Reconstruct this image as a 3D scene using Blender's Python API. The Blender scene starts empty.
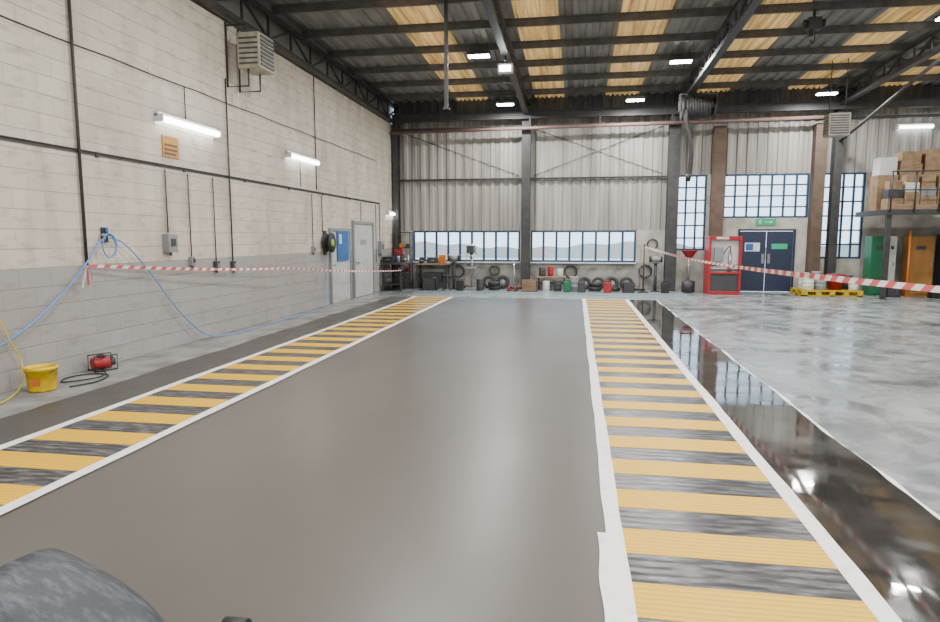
import bpy, math, random
from mathutils import Vector, Matrix
random.seed(4)
sc=bpy.context.scene; COL=sc.collection
TAU=2*math.pi
# ---------------------------------------------------------------- materials
def mat(name,col,rough=.6,metal=0,col2=None,vscale=3,lo=.4,hi=.65,bump=0,bscale=30,emit=0,ecol=None,stretch=(1,1,1),detail=6,coat=0,spec=.5,rough2=None):
    m=bpy.data.materials.new(name); m.use_nodes=True; nt=m.node_tree; N=nt.nodes; L=nt.links
    b=N['Principled BSDF']
    b.inputs['Base Color'].default_value=(*col,1); b.inputs['Roughness'].default_value=rough
    b.inputs['Metallic'].default_value=metal; b.inputs['Specular IOR Level'].default_value=spec
    b.inputs['Coat Weight'].default_value=coat
    if col2 is None: col2=tuple(c*.86 for c in col)
    tc=N.new('ShaderNodeTexCoord'); mp=N.new('ShaderNodeMapping'); mp.inputs['Scale'].default_value=stretch
    L.new(tc.outputs['Object'],mp.inputs[0])
    n=N.new('ShaderNodeTexNoise'); n.inputs['Scale'].default_value=vscale; n.inputs['Detail'].default_value=detail
    L.new(mp.outputs[0],n.inputs['Vector'])
    r=N.new('ShaderNodeMapRange'); r.inputs[1].default_value=lo; r.inputs[2].default_value=hi
    L.new(n.outputs['Fac'],r.inputs[0])
    mx=N.new('ShaderNodeMix'); mx.data_type='RGBA'
    mx.inputs[6].default_value=(*col,1); mx.inputs[7].default_value=(*col2,1)
    L.new(r.outputs[0],mx.inputs[0]); L.new(mx.outputs[2],b.inputs['Base Color'])
    if rough2 is not None:
        rr=N.new('ShaderNodeMapRange'); rr.inputs[3].default_value=rough; rr.inputs[4].default_value=rough2
        L.new(r.outputs[0],rr.inputs[0]); L.new(rr.outputs[0],b.inputs['Roughness'])
    if bump:
        n2=N.new('ShaderNodeTexNoise'); n2.inputs['Scale'].default_value=bscale; L.new(mp.outputs[0],n2.inputs['Vector'])
        bp=N.new('ShaderNodeBump'); bp.inputs['Strength'].default_value=bump; bp.inputs['Distance'].default_value=.01
        L.new(n2.outputs['Fac'],bp.inputs['Height']); L.new(bp.outputs[0],b.inputs['Normal'])
    if emit:
        if ecol: b.inputs['Emission Color'].default_value=(*ecol,1)
        else: L.new(mx.outputs[2],b.inputs['Emission Color'])
        b.inputs['Emission Strength'].default_value=emit
    return m

def mat_leftwall():
    m=bpy.data.materials.new('painted_blockwork'); m.use_nodes=True; nt=m.node_tree; N=nt.nodes; L=nt.links
    b=N['Principled BSDF']; b.inputs['Roughness'].default_value=.5
    tc=N.new('ShaderNodeTexCoord'); sp=N.new('ShaderNodeSeparateXYZ'); L.new(tc.outputs['Object'],sp.inputs[0])
    cb=N.new('ShaderNodeCombineXYZ'); L.new(sp.outputs[1],cb.inputs[0]); L.new(sp.outputs[2],cb.inputs[1])
    br=N.new('ShaderNodeTexBrick'); L.new(cb.outputs[0],br.inputs['Vector'])
    br.inputs['Scale'].default_value=1; br.inputs['Brick Width'].default_value=.45; br.inputs['Row Height'].default_value=.225
    br.inputs['Mortar Size'].default_value=.007; br.inputs['Mortar Smooth'].default_value=.8
    br.inputs['Color1'].default_value=(1,1,1,1); br.inputs['Color2'].default_value=(.90,.90,.90,1); br.inputs['Mortar'].default_value=(.74,.73,.71,1)
    fr=N.new('ShaderNodeMath'); fr.operation='PINGPONG'; fr.inputs[1].default_value=.1125; L.new(sp.outputs[2],fr.inputs[0])
    hj=N.new('ShaderNodeMapRange'); hj.inputs[1].default_value=0; hj.inputs[2].default_value=.012; hj.inputs[3].default_value=.72; hj.inputs[4].default_value=1; L.new(fr.outputs[0],hj.inputs[0])
    lt=N.new('ShaderNodeMath'); lt.operation='LESS_THAN'; lt.inputs[1].default_value=1.35; L.new(sp.outputs[2],lt.inputs[0])
    mx=N.new('ShaderNodeMix'); mx.data_type='RGBA'; mx.inputs[6].default_value=(.64,.58,.48,1); mx.inputs[7].default_value=(.35,.348,.34,1)
    L.new(lt.outputs[0],mx.inputs[0])
    mu=N.new('ShaderNodeMix'); mu.data_type='RGBA'; mu.blend_type='MULTIPLY'; mu.inputs[0].default_value=1
    L.new(mx.outputs[2],mu.inputs[6]); L.new(br.outputs['Color'],mu.inputs[7])
    m2=N.new('ShaderNodeMix'); m2.data_type='RGBA'; m2.blend_type='MULTIPLY'; m2.inputs[0].default_value=.85
    L.new(mu.outputs[2],m2.inputs[6]); L.new(hj.outputs[0],m2.inputs[7])
    def grime(prev,scale,sv,a,c,amt,col):
        mp=N.new('ShaderNodeMapping'); mp.inputs['Scale'].default_value=sv; L.new(tc.outputs['Object'],mp.inputs[0])
        n=N.new('ShaderNodeTexNoise'); n.inputs['Scale'].default_value=scale; n.inputs['Detail'].default_value=12; L.new(mp.outputs[0],n.inputs['Vector'])
        r=N.new('ShaderNodeMapRange'); r.inputs[1].default_value=a; r.inputs[2].default_value=c; r.inputs[3].default_value=0; r.inputs[4].default_value=amt; L.new(n.outputs['Fac'],r.inputs[0])
        mg=N.new('ShaderNodeMix'); mg.data_type='RGBA'; mg.inputs[7].default_value=(*col,1)
        L.new(r.outputs[0],mg.inputs[0]); L.new(prev.outputs[2],mg.inputs[6]); return mg
    g1=grime(m2,1.2,(3,2.0,.6),.42,.72,.58,(.33,.285,.23))
    g2=grime(g1,3.5,(1,1,3.2),.54,.72,.42,(.20,.175,.145))
    L.new(g2.outputs[2],b.inputs['Base Color'])
    bp=N.new('ShaderNodeBump'); bp.inputs['Strength'].default_value=.4; bp.inputs['Distance'].default_value=.008
    n3=N.new('ShaderNodeTexNoise'); n3.inputs['Scale'].default_value=14; L.new(tc.outputs['Object'],n3.inputs['Vector'])
    inv=N.new('ShaderNodeMath'); inv.operation='SUBTRACT'; inv.inputs[0].default_value=1; L.new(br.outputs['Fac'],inv.inputs[1])
    ad=N.new('ShaderNodeMath'); ad.operation='ADD'; L.new(inv.outputs[0],ad.inputs[0]); L.new(n3.outputs['Fac'],ad.inputs[1])
    L.new(ad.outputs[0],bp.inputs['Height']); L.new(bp.outputs[0],b.inputs['Normal'])
    return m

def mat_concrete():
    m=bpy.data.materials.new('worn_pale_concrete'); m.use_nodes=True; nt=m.node_tree; N=nt.nodes; L=nt.links
    b=N['Principled BSDF']; tc=N.new('ShaderNodeTexCoord')
    def noise(s,d,dist=0):
        n=N.new('ShaderNodeTexNoise'); n.inputs['Scale'].default_value=s; n.inputs['Detail'].default_value=d; n.inputs['Distortion'].default_value=dist; L.new(tc.outputs['Object'],n.inputs['Vector']); return n
    def rng(n,a,c,o0=0,o1=1):
        r=N.new('ShaderNodeMapRange'); r.inputs[1].default_value=a; r.inputs[2].default_value=c; r.inputs[3].default_value=o0; r.inputs[4].default_value=o1; L.new(n.outputs['Fac'],r.inputs[0]); return r
    def mix(f,a,col=None,blend='MIX'):
        x=N.new('ShaderNodeMix'); x.data_type='RGBA'; x.blend_type=blend; L.new(f.outputs[0],x.inputs[0])
        if isinstance(a,tuple): x.inputs[6].default_value=(*a,1)
        else: L.new(a.outputs[2],x.inputs[6])
        x.inputs[7].default_value=(*col,1); return x
    a=mix(rng(noise(.55,10,.6),.42,.60),(.265,.288,.292),(.175,.193,.20))
    c=mix(rng(noise(3.2,14,1.0),.52,.66,0,.45),a,(.36,.375,.375))
    d=mix(rng(noise(.9,14,.4),.575,.65,0,.8),c,(.08,.086,.087))
    e=mix(rng(noise(9,12),.57,.69,0,.6),d,(.10,.10,.10))
    f2=mix(rng(noise(24,8),.62,.71,0,.65),e,(.06,.06,.06))
    L.new(f2.outputs[2],b.inputs['Base Color'])
    r=rng(noise(1.9,14,.5),.38,.62,.09,.40); L.new(r.outputs[0],b.inputs['Roughness'])
    bp=N.new('ShaderNodeBump'); bp.inputs['Strength'].default_value=.14; bp.inputs['Distance'].default_value=.01; nn=noise(4,8)
    L.new(nn.outputs['Fac'],bp.inputs['Height']); L.new(bp.outputs[0],b.inputs['Normal'])
    return m

def mat_ridged(name,col,col2,line,period,rough=.45,w=.35,a0=.52,a1=.74,sv=(5,16,6)):
    m=bpy.data.materials.new(name); m.use_nodes=True; nt=m.node_tree; N=nt.nodes; L=nt.links
    b=N['Principled BSDF']; b.inputs['Roughness'].default_value=rough
    tc=N.new('ShaderNodeTexCoord')
    wv=N.new('ShaderNodeTexWave'); wv.bands_direction='Y'; wv.inputs['Scale'].default_value=TAU/period/20; wv.inputs['Distortion'].default_value=.15
    L.new(tc.outputs['Object'],wv.inputs['Vector'])
    n=N.new('ShaderNodeTexNoise'); n.inputs['Scale'].default_value=1.0; n.inputs['Detail'].default_value=14
    mp=N.new('ShaderNodeMapping'); mp.inputs['Scale'].default_value=sv; L.new(tc.outputs['Object'],mp.inputs[0]); L.new(mp.outputs[0],n.inputs['Vector'])
    r=N.new('ShaderNodeMapRange'); r.inputs[1].default_value=a0; r.inputs[2].default_value=a1; L.new(n.outputs['Fac'],r.inputs[0])
    rw=N.new('ShaderNodeMapRange'); rw.inputs[1].default_value=.0; rw.inputs[2].default_value=w; rw.inputs[3].default_value=1; rw.inputs[4].default_value=0; L.new(wv.outputs['Fac'],rw.inputs[0])
    a=N.new('ShaderNodeMix'); a.data_type='RGBA'; a.inputs[6].default_value=(*col,1); a.inputs[7].default_value=(*line,1); L.new(rw.outputs[0],a.inputs[0])
    c=N.new('ShaderNodeMix'); c.data_type='RGBA'; c.inputs[7].default_value=(*col2,1); L.new(r.outputs[0],c.inputs[0]); L.new(a.outputs[2],c.inputs[6])
    L.new(c.outputs[2],b.inputs['Base Color'])
    bp=N.new('ShaderNodeBump'); bp.inputs['Strength'].default_value=.5; bp.inputs['Distance'].default_value=.003
    L.new(wv.outputs['Fac'],bp.inputs['Height']); L.new(bp.outputs[0],b.inputs['Normal'])
    return m

def mat_glass():
    m=bpy.data.materials.new('window_glass'); m.use_nodes=True; nt=m.node_tree; N=nt.nodes; L=nt.links
    N.remove(N['Principled BSDF']); o=N['Material Output']
    t=N.new('ShaderNodeBsdfTransparent'); g=N.new('ShaderNodeBsdfGlossy'); g.inputs['Roughness'].default_value=.05
    t.inputs[0].default_value=(.88,.95,.99,1)
    tc=N.new('ShaderNodeTexCoord'); n=N.new('ShaderNodeTexNoise'); n.inputs['Scale'].default_value=2; L.new(tc.outputs['Object'],n.inputs['Vector'])
    d=N.new('ShaderNodeBsdfTranslucent'); d.inputs[0].default_value=(.85,.9,.95,1)
    r=N.new('ShaderNodeMapRange'); r.inputs[1].default_value=.3; r.inputs[2].default_value=.8; r.inputs[3].default_value=.03; r.inputs[4].default_value=.15; L.new(n.outputs['Fac'],r.inputs[0])
    x=N.new('ShaderNodeMixShader'); L.new(r.outputs[0],x.inputs[0]); L.new(t.outputs[0],x.inputs[1]); L.new(d.outputs[0],x.inputs[2])
    y=N.new('ShaderNodeMixShader'); y.inputs[0].default_value=.04; L.new(x.outputs[0],y.inputs[1]); L.new(g.outputs[0],y.inputs[2]); L.new(y.outputs[0],o.inputs[0])
    return m

LW=mat_leftwall(); GLASS=mat_glass(); CONC=mat_concrete()
CLAD=mat('pale_cladding',(.35,.335,.305),.5,col2=(.19,.18,.16),vscale=1,stretch=(5,4,.35),lo=.40,hi=.72,bump=.1,detail=10)
CLADG=mat('grey_green_sheeting',(.235,.24,.222),.6,col2=(.155,.155,.143),vscale=1.5,stretch=(3,.5,1))
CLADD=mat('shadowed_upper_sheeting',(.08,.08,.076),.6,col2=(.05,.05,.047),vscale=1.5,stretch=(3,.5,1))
DADO=mat('painted_dado_block',(.46,.44,.385),.6,col2=(.31,.295,.26),vscale=2.5,bump=.2,detail=10)
DADOD=mat('darker_dado_block',(.30,.29,.265),.6,col2=(.16,.155,.14),vscale=3.5,bump=.2,detail=10)  # darker mottled dado tone, used below the low windows
CONCL=mat('dusty_concrete',(.30,.295,.285),.6,col2=(.16,.157,.15),vscale=2.0,detail=14,bump=.3,bscale=60)
COAT=mat('satin_grey_coating',(.110,.099,.087),.32,col2=(.090,.081,.071),vscale=.45,stretch=(1,.5,1),detail=8,rough2=.40,bump=.02,bscale=50)
WET=mat('wet_dark_coating',(.030,.028,.026),.035,col2=(.046,.044,.040),vscale=2.6,detail=9,bump=.26,bscale=1.5,rough2=.10)
DCOAT=mat('drying_dark_coating',(.055,.051,.046),.35,col2=(.078,.073,.067),vscale=1.5,detail=10,rough2=.55)
TEAL=mat('pale_blue_grey_coating',(.27,.33,.345),.2,col2=(.19,.235,.25),vscale=1.2,rough2=.42,detail=10)
WHT=mat('white_line_paint',(.92,.92,.90),.45,col2=(.68,.67,.64),vscale=9,lo=.54,hi=.8)
YEL=mat_ridged('yellow_ribbed_plate',(.78,.455,.0),(.60,.38,.03),(.55,.30,.0),.042,w=.25,a0=.56,a1=.78)
BLK=mat_ridged('black_ribbed_plate',(.016,.016,.019),(.21,.21,.215),(.075,.075,.08),.075,w=.12,a0=.47,a1=.76,rough=.28,sv=(6,22,6))
STEEL=mat('dark_painted_steel',(.028,.030,.032),.5,col2=(.05,.046,.042),vscale=5)
PURL=mat('galvanised_purlin',(.13,.126,.118),.5,col2=(.09,.086,.08),vscale=4,metal=.1)
BROWN=mat('brown_primer_steel',(.13,.075,.05),.6,col2=(.09,.055,.04),vscale=5)
RUST=mat('red_oxide_pipe',(.20,.125,.11),.5,vscale=4)
SKYL=mat('yellowed_rooflight',(.86,.60,.25),.5,col2=(.34,.205,.065),vscale=1.0,stretch=(13,.5,1),lo=.38,hi=.70,emit=.44,detail=10)  # streaks paint rib shading plus brown stains; emission stands in for daylight
LAMP=mat('lamp_glow',(1,1,1),.5,emit=40,ecol=(.95,.98,1))
TUBE=mat('fluorescent_glow',(1,1,1),.5,emit=14,ecol=(.93,.97,1))
WPL=mat('white_plastic',(.66,.66,.63),.4)
CREAM=mat('cream_enamel',(.38,.35,.27),.5,col2=(.25,.23,.175),vscale=6)
GRY=mat('grey_plastic',(.25,.26,.27),.45,vscale=8)
DGR=mat('dark_grey_metal',(.05,.05,.055),.5,vscale=8)
BLK2=mat('black_rubber',(.013,.013,.014),.6,col2=(.028,.027,.026),vscale=9,bump=.2)
ORG=mat('faded_orange_sign',(.55,.28,.05),.6,col2=(.38,.2,.06),vscale=12)
BHOSE=mat('light_blue_hose',(.12,.30,.66),.4)
YHOSE=mat('yellow_hose',(.75,.58,.03),.45)
BYEL=mat('yellow_plastic',(.85,.56,.0),.4,col2=(.62,.40,.0),vscale=14)
LIME=mat('yellow_green_plastic',(.35,.55,.05),.4)
PALY=mat('dull_yellow_pallet_plastic',(.55,.38,.01),.5,col2=(.36,.25,.01),vscale=9)
RED=mat('red_paint',(.36,.015,.02),.4,vscale=7)
PINK=mat('tape_red',(.68,.10,.10),.4)
TWHT=mat('tape_white',(.82,.80,.79),.4)
NAVY=mat('navy_door_paint',(.016,.025,.055),.45,vscale=5)
FBLUE=mat('blue_window_frame',(.018,.05,.10),.45,vscale=6)
BLUE=mat('blue_board',(.02,.12,.36),.5,vscale=6)
DOORW=mat('pale_grey_door',(.50,.50,.48),.5,vscale=3)
GREEN=mat('green_door',(.01,.14,.06),.45,vscale=5)
SIGNG=mat('green_sign',(.01,.33,.16),.4,emit=.2,ecol=(.01,.4,.2))
ORLK=mat('orange_timber_locker',(.34,.16,.035),.5,col2=(.26,.12,.03),vscale=4)
CARD=mat('cardboard',(.33,.225,.125),.8,col2=(.23,.15,.085),vscale=6)
WOOD=mat('worn_timber',(.30,.20,.12),.75,col2=(.18,.12,.07),vscale=4,stretch=(1,8,8))
PIER=mat('dull_brown_pier',(.11,.072,.05),.75,col2=(.08,.053,.038),vscale=5,bump=.3,bscale=25)
SCUFF=mat('dusty_black_grey_plastic',(.028,.032,.040),.45,col2=(.11,.125,.15),vscale=16,lo=.46,hi=.86,detail=15,bump=.22,bscale=80,stretch=(1,2.2,1))
HEDGE=mat('distant_foliage',(.30,.34,.29),.9,col2=(.42,.30,.26),vscale=.8,bump=1,bscale=4)
YARD=mat('pale_yard_concrete',(.66,.67,.68),.9,col2=(.52,.53,.54),vscale=.3)
CHROME=mat('bare_metal',(.5,.5,.5),.3,metal=.9)
ORNG=mat('orange_plastic',(.65,.18,.02),.45)

# ---------------------------------------------------------------- mesh builder
class M:
    def __init__(s): s.v=[];s.f=[];s.mi=[];s.sm=[];s.mats=[]
    def _m(s,m):
        if m not in s.mats: s.mats.append(m)
        return s.mats.index(m)
    def face(s,idx,m,sm=False): s.f.append(idx);s.mi.append(s._m(m));s.sm.append(sm)
    def quad(s,a,b,c,d,m,sm=False):
        k=len(s.v); s.v+=[Vector(a),Vector(b),Vector(c),Vector(d)]; s.face((k,k+1,k+2,k+3),m,sm); return s
    def box(s,x0,x1,y0,y1,z0,z1,m,taper=0):
        k=len(s.v); t=taper
        s.v+=[Vector(p) for p in [(x0+t,y0+t,z0),(x1-t,y0+t,z0),(x1-t,y1-t,z0),(x0+t,y1-t,z0),(x0,y0,z1),(x1,y0,z1),(x1,y1,z1),(x0,y1,z1)]]
        for q in [(0,3,2,1),(4,5,6,7),(0,1,5,4),(1,2,6,5),(2,3,7,6),(3,0,4,7)]: s.face(tuple(k+i for i in q),m)
        return s
    def tube(s,pts,r,m,n=8,r2=None,caps=True,closed=False):
        pts=[Vector(p) for p in pts]; rings=[]
        up=None
        L=len(pts)
        for i,p in enumerate(pts):
            if closed: t=(pts[(i+1)%L]-pts[i-1]).normalized()
            else: t=(pts[min(i+1,L-1)]-pts[max(i-1,0)]).normalized()
            if up is None:
                up=Vector((0,0,1)) if abs(t.z)<.9 else Vector((1,0,0))
            a=t.cross(up); 
            if a.length<1e-4: a=t.cross(Vector((0,1,.1)))
            a.normalize(); b=a.cross(t).normalized(); up=b
            rr=r if r2 is None else r+(r2-r)*i/(L-1)
            rings.append(len(s.v))
            for j in range(n):
                an=TAU*(j+.5)/n; s.v.append(p+a*math.cos(an)*rr+b*math.sin(an)*rr)
        R=L if closed else L-1
        for i in range(R):
            A=rings[i];B=rings[(i+1)%L]
            for j in range(n):
                s.face((A+j,A+(j+1)%n,B+(j+1)%n,B+j),m,n>4)
        if caps and not closed:
            s.face(tuple(rings[0]+j for j in range(n))[::-1],m); s.face(tuple(rings[-1]+j for j in range(n)),m)
        return s
    def cyl(s,p0,p1,r,m,n=16,r2=None): return s.tube([p0,p1],r,m,n,r2)
    def lathe(s,prof,c,axis,m,n=24):
        c=Vector(c); ax={'x':(Vector((0,1,0)),Vector((0,0,1)),Vector((1,0,0))),'y':(Vector((0,0,1)),Vector((1,0,0)),Vector((0,1,0))),'z':(Vector((1,0,0)),Vector((0,1,0)),Vector((0,0,1)))}[axis]
        k=len(s.v)
        for (r,h) in prof:
            for j in range(n):
                an=TAU*j/n; s.v.append(c+ax[0]*r*math.cos(an)+ax[1]*r*math.sin(an)+ax[2]*h)
        for i in range(len(prof)-1):
            for j in range(n):
                A=k+i*n;B=A+n; s.face((A+j,A+(j+1)%n,B+(j+1)%n,B+j),m,True)
        return s
    def ball(s,c,r,m,sc_=(1,1,1),n=14):
        prof=[(max(1e-4,r*math.sin(math.pi*i/8)),-r*math.cos(math.pi*i/8)) for i in range(9)]
        k=len(s.v); s.lathe(prof,(0,0,0),'z',m,n)
        for i in range(k,len(s.v)): v=s.v[i]; s.v[i]=Vector((v.x*sc_[0]+c[0],v.y*sc_[1]+c[1],v.z*sc_[2]+c[2]))
        return s
    def shear(s,L,k):
        for v in s.v: v.z+=k*(L-v.y)
        return s
    def obj(s,name,parent=None,loc=(0,0,0),bevel=0,label=None,rot=0):
        me=bpy.data.meshes.new(name); me.from_pydata([tuple(v) for v in s.v],[],s.f)
        for m in s.mats: me.materials.append(m)
        me.polygons.foreach_set('material_index',s.mi); me.polygons.foreach_set('use_smooth',s.sm); me.update()
        o=bpy.data.objects.new(name,me); COL.objects.link(o); o.location=loc; o.rotation_euler[2]=rot
        if parent: o.parent=parent
        if bevel:
            b=o.modifiers.new('bevel','BEVEL'); b.width=bevel; b.segments=2; b.limit_method='ANGLE'
        if label: o['label']=label
        return o
def tag(o,label,cat,group=None):
    o['label']=label;o['category']=cat
    if group:o['group']=group
    return o
def root(name,label,cat,loc=(0,0,0),rot=0,group=None):
    e=bpy.data.objects.new(name,None); COL.objects.link(e); e.location=loc; e.rotation_euler[2]=rot; e.empty_display_size=.1
    return tag(e,label,cat,group)
def struct(o): o['kind']='structure'; return o
def dup(o,loc,rot=None,parent=None,label=None):
    c=o.copy(); COL.objects.link(c)
    if parent: c.parent=parent
    else:
        c.location=loc
        if rot is not None: c.rotation_euler[2]=rot
        if label: c['label']=label
    for ch in list(o.children):
        dup(ch,None,None,c)
    return c
def arc(p0,p1,sag,n=16):
    p0=Vector(p0);p1=Vector(p1); return [p0.lerp(p1,i/n)-Vector((0,0,4*sag*(i/n)*(1-i/n))) for i in range(n+1)]
def smoothpath(P,sub=6):
    P=[Vector(p) for p in P]; out=[]
    for i in range(len(P)-1):
        a=P[max(i-1,0)];b=P[i];c=P[i+1];d=P[min(i+2,len(P)-1)]
        for k in range(sub):
            t=k/sub; out.append(.5*((2*b)+(c-a)*t+(2*a-5*b+4*c-d)*t*t+(3*b-a-3*c+d)*t**3))
    out.append(P[-1]); return out

# ---------------------------------------------------------------- dimensions
XL=-6.2; D=21.6; XR=14.0; YB=-4.0; SL=.025
def ZR(y): return 6.28+SL*(D-y)

# ---------------------------------------------------------------- shell
m=M().box(XL-6,XR+.3,YB-6,D+.3,-.2,0,CONC); struct(m.obj('floor'))
m=M().box(XL-.3,XL,YB,D+.3,0,5.5,LW); m.box(XL-.25,XL-.08,YB,D+.3,5.5,ZR(YB),CLADG); struct(m.obj('wall_left'))
m=M().box(XR,XR+.3,YB,D+.3,0,ZR(YB),DADO); struct(m.obj('wall_right'))
m=M().box(XL,-2.5,YB-.2,YB,0,7,CLAD).box(4.5,XR,YB-.2,YB,0,7,CLAD).box(-2.5,4.5,YB-.2,YB,4.6,7,CLAD); struct(m.obj('wall_back'))  # unseen back wall added to cut sky light from behind, opening kept

def corr(m,a0,a1,b0,b1,fn,mt,per=.22,dep=.035):
    pr=[(0,0),(.40,0),(.52,1),(.88,1),(1,0)]
    xs=[]
    k=math.floor(a0/per)
    while k*per<a1:
        for u,h in pr[:-1]: xs.append(((k+u)*per,h*dep))
        k+=1
    xs=[(x,h) for x,h in xs if a0<x<a1]; xs=[(a0,0)]+xs+[(a1,0)]
    for (x,h),(x2,h2) in zip(xs,xs[1:]):
        m.quad(fn(x,b0,h),fn(x2,b0,h2),fn(x2,b1,h2),fn(x,b1,h),mt)
fw=lambda x,z,h:(x,D+.05-h,z)
m=M()
def cl(x0,x1,z0,z1,mt=CLAD): corr(m,x0,x1,z0,z1,fw,mt,per=.30)
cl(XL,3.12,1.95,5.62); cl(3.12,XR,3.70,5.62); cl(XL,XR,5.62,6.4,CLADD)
def da(x0,x1,z0,z1,mt=DADO): m.box(x0,x1,D,D+.25,z0,z1,mt)
da(XL,3.12,0,.90,DADOD)
da(XL,-5.55,.90,1.95); da(-1.85,-1.50,.9,1.95); da(1.94,3.12,.9,1.95)
da(3.12,4.15,0,1.30); da(4.15,4.58,0,3.70)
da(4.58,5.08,0,2.33); da(6.80,7.12,0,2.33); da(5.08,6.80,1.98,2.33)
da(7.12,7.5,0,3.70); da(7.5,8.72,0,1.06); da(8.72,XR,0,3.70)
da(4.08,4.15,1.3,3.7)
struct(m.obj('wall_far'))

strips=[(-4.00,-2.95),(-1.40,-.45),(.85,1.90),(3.65,4.60),(6.30,7.35),(8.9,9.9)]
rf=lambda x,y,h:(x,y,ZR(y)-h)
m=M(); prev=XL-.3
for a,b in strips+[(XR+.3,None)]:
    corr(m,prev,a,YB,D+.3,rf,CLADG,per=.3,dep=.05)
    prev=b
struct(m.obj('ceiling'))
for i,(a,b) in enumerate(strips):
    m=M(); corr(m,a,b,YB,D+.3,rf,SKYL,per=.15,dep=.045)
    struct(m.obj('window_%d'%(20+i)))
y=12.95-1.5*11; p0=None
while y<D-.2:
    z=ZR(y)-.05
    if p0 is None:
        m=M(); m.box(XL-.06,XR-.02,-.012,.012,-.15,0,PURL); m.box(XL-.06,XR-.02,-.012,.055,-.16,-.15,PURL); m.box(XL-.06,XR-.02,-.055,.012,-.012,0,PURL)
        p0=tag(m.obj('roof_purlin',loc=(0,y,z)),'long grey galvanised steel purlin under the roof sheeting','roof beam','roof purlins')
    else: dup(p0,(0,y,z))
    y+=1.5
def truss(x,zb,zt,label,y0=YB+.01,y1=D-.01,w=.05,step=.8,mt=STEEL,k=SL):
    r=root('roof_truss',label,'roof truss',(x,y0,zb),group='steel roof trusses')
    L=y1-y0;H=zt-zb
    m=M(); m.box(-w,w,0,L,H-.08,H,mt); m.shear(L,k).obj('top_chord',r)
    m=M(); m.box(-w,w,0,L,0,.09,mt); m.shear(L,k).obj('bottom_chord',r)
    m=M(); n=int(L/step); s=L/n
    for i in range(n):
        a=(0,i*s,.08 if i%2==0 else H-.08); b=(0,(i+1)*s,H-.08 if i%2==0 else .08)
        m.tube([a,b],.028,mt,4)
        m.box(-.02,.02,i*s-.02,i*s+.02,.08,H-.08,mt)
    m.shear(L,k).obj('lattice_web',r)
truss(XL+.12,5.5,6.1,'dark steel lattice girder along the top of the block wall',w=.06,step=1.0,k=.004)
for x in (-1.65,3.08,7.75): truss(x,5.62,6.07,'dark steel lattice roof truss spanning the workshop',w=.08,step=.75)
for x,w,zt in ((-6.05,.09,5.49),(-1.65,.14,5.62),(3.0,.17,5.62),(7.78,.12,5.62),(12.4,.15,5.62)):
    m=M(); m.box(-w,w,-.14,-.12,.02,zt,STEEL); m.box(-w,w,.12,.14,.02,zt,STEEL); m.box(-.015,.015,-.12,.12,.02,zt,STEEL)
    m.box(-w-.03,w+.03,-.19,.19,0,.02,STEEL)
    tag(m.obj('steel_column',loc=(x,D-.2,0)),'dark painted steel I-section column against the cladding','column','steel wall columns')
def beam(name,label,x0,x1,y,z,h,d,mt):
    m=M(); m.box(0,x1-x0,-d,d,0,.02,mt); m.box(0,x1-x0,-d,d,h-.02,h,mt); m.box(0,x1-x0,-.012,.012,.02,h-.02,mt)
    return tag(m.obj(name,loc=(x0,y,z)),label,'beam')
beam('steel_beam','dark steel eaves beam across the end wall',XL+.1,XR,D-.46,5.5,.25,.09,STEEL)
beam('steel_beam','dark steel sheeting rail across pale cladding',XL+.1,2.82,D-.045,3.62,.06,.04,DGR)
beam('steel_beam','dark steel sheeting rail across upper cladding',XL+.1,XR,D-.045,5.3,.06,.04,DGR)
m=M().tube([(0,0,0),(13.6,0,.12)],.055,RUST,12)
for k in range(6): m.box(k*2.2+.2,k*2.2+.26,-.02,.02,.04,.34,STEEL)
tag(m.obj('overhead_pipe',loc=(XL+.05,D-.53,5.16)),'reddish brown pipe running across under the eaves beam','pipe')
for i,(a,b) in enumerate((((-1.4,5.25),(2.7,3.75)),((2.7,5.25),(-1.4,3.75)),((-5.9,5.25),(-1.9,3.75)))):
    m=M().tube([(0,0,0),(b[0]-a[0],0,b[1]-a[1])],.010,STEEL,6)
    tag(m.obj('bracing_rod',loc=(a[0],D+.003-(.024 if i==1 else 0),a[1])),'thin dark steel cross-bracing rod on the end wall','bracing rod','wall bracing rods')
for x0,x1 in ((4.18,4.55),(7.12,7.45)):
    m=M().box(0,x1-x0,-.3,0,0,5.15,PIER)
    tag(m.obj('brown_pier',loc=(x0,D-.01,0),bevel=.01),'dull brown pier between blue framed windows','pier','brown piers')

# ---------------------------------------------------------------- windows
def window(i,x0,x1,z0,z1,nc,nr,mt,outer=.06,bar=.025,yy=D+.06):
    m=M(); W=x1-x0;H=z1-z0
    m.box(0,W,-.04,.04,0,outer,mt);m.box(0,W,-.04,.04,H-outer,H,mt);m.box(0,outer,-.04,.04,outer,H-outer,mt);m.box(W-outer,W,-.04,.04,outer,H-outer,mt)
    for c in range(1,nc):
        x=W*c/nc; m.box(x-bar,x+bar,-.03,.03,outer,H-outer,mt)
    for r in range(1,nr): z=H*r/nr; m.box(outer,W-outer,-.028,.028,z-bar*.8,z+bar*.8,mt)
    o=struct(m.obj('window_%d'%i,loc=(x0,yy,z0)))
    g=M(); g.quad((.02,.015,.02),(W-.02,.015,.02),(W-.02,.015,H-.02),(.02,.015,H-.02),GLASS); g.obj('window_pane',o)
window(1,-5.55,-1.85,.90,1.95,9,1,FBLUE,.065,.036)
window(2,-1.50,1.94,.90,1.95,8,1,FBLUE,.065,.036)
window(3,3.14,4.08,1.30,3.70,3,6,FBLUE,.06,.028)
window(4,4.58,7.12,2.33,3.70,7,4,FBLUE,.06,.028)
window(5,7.5,8.72,1.06,3.70,4,6,FBLUE,.06,.028)
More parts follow.
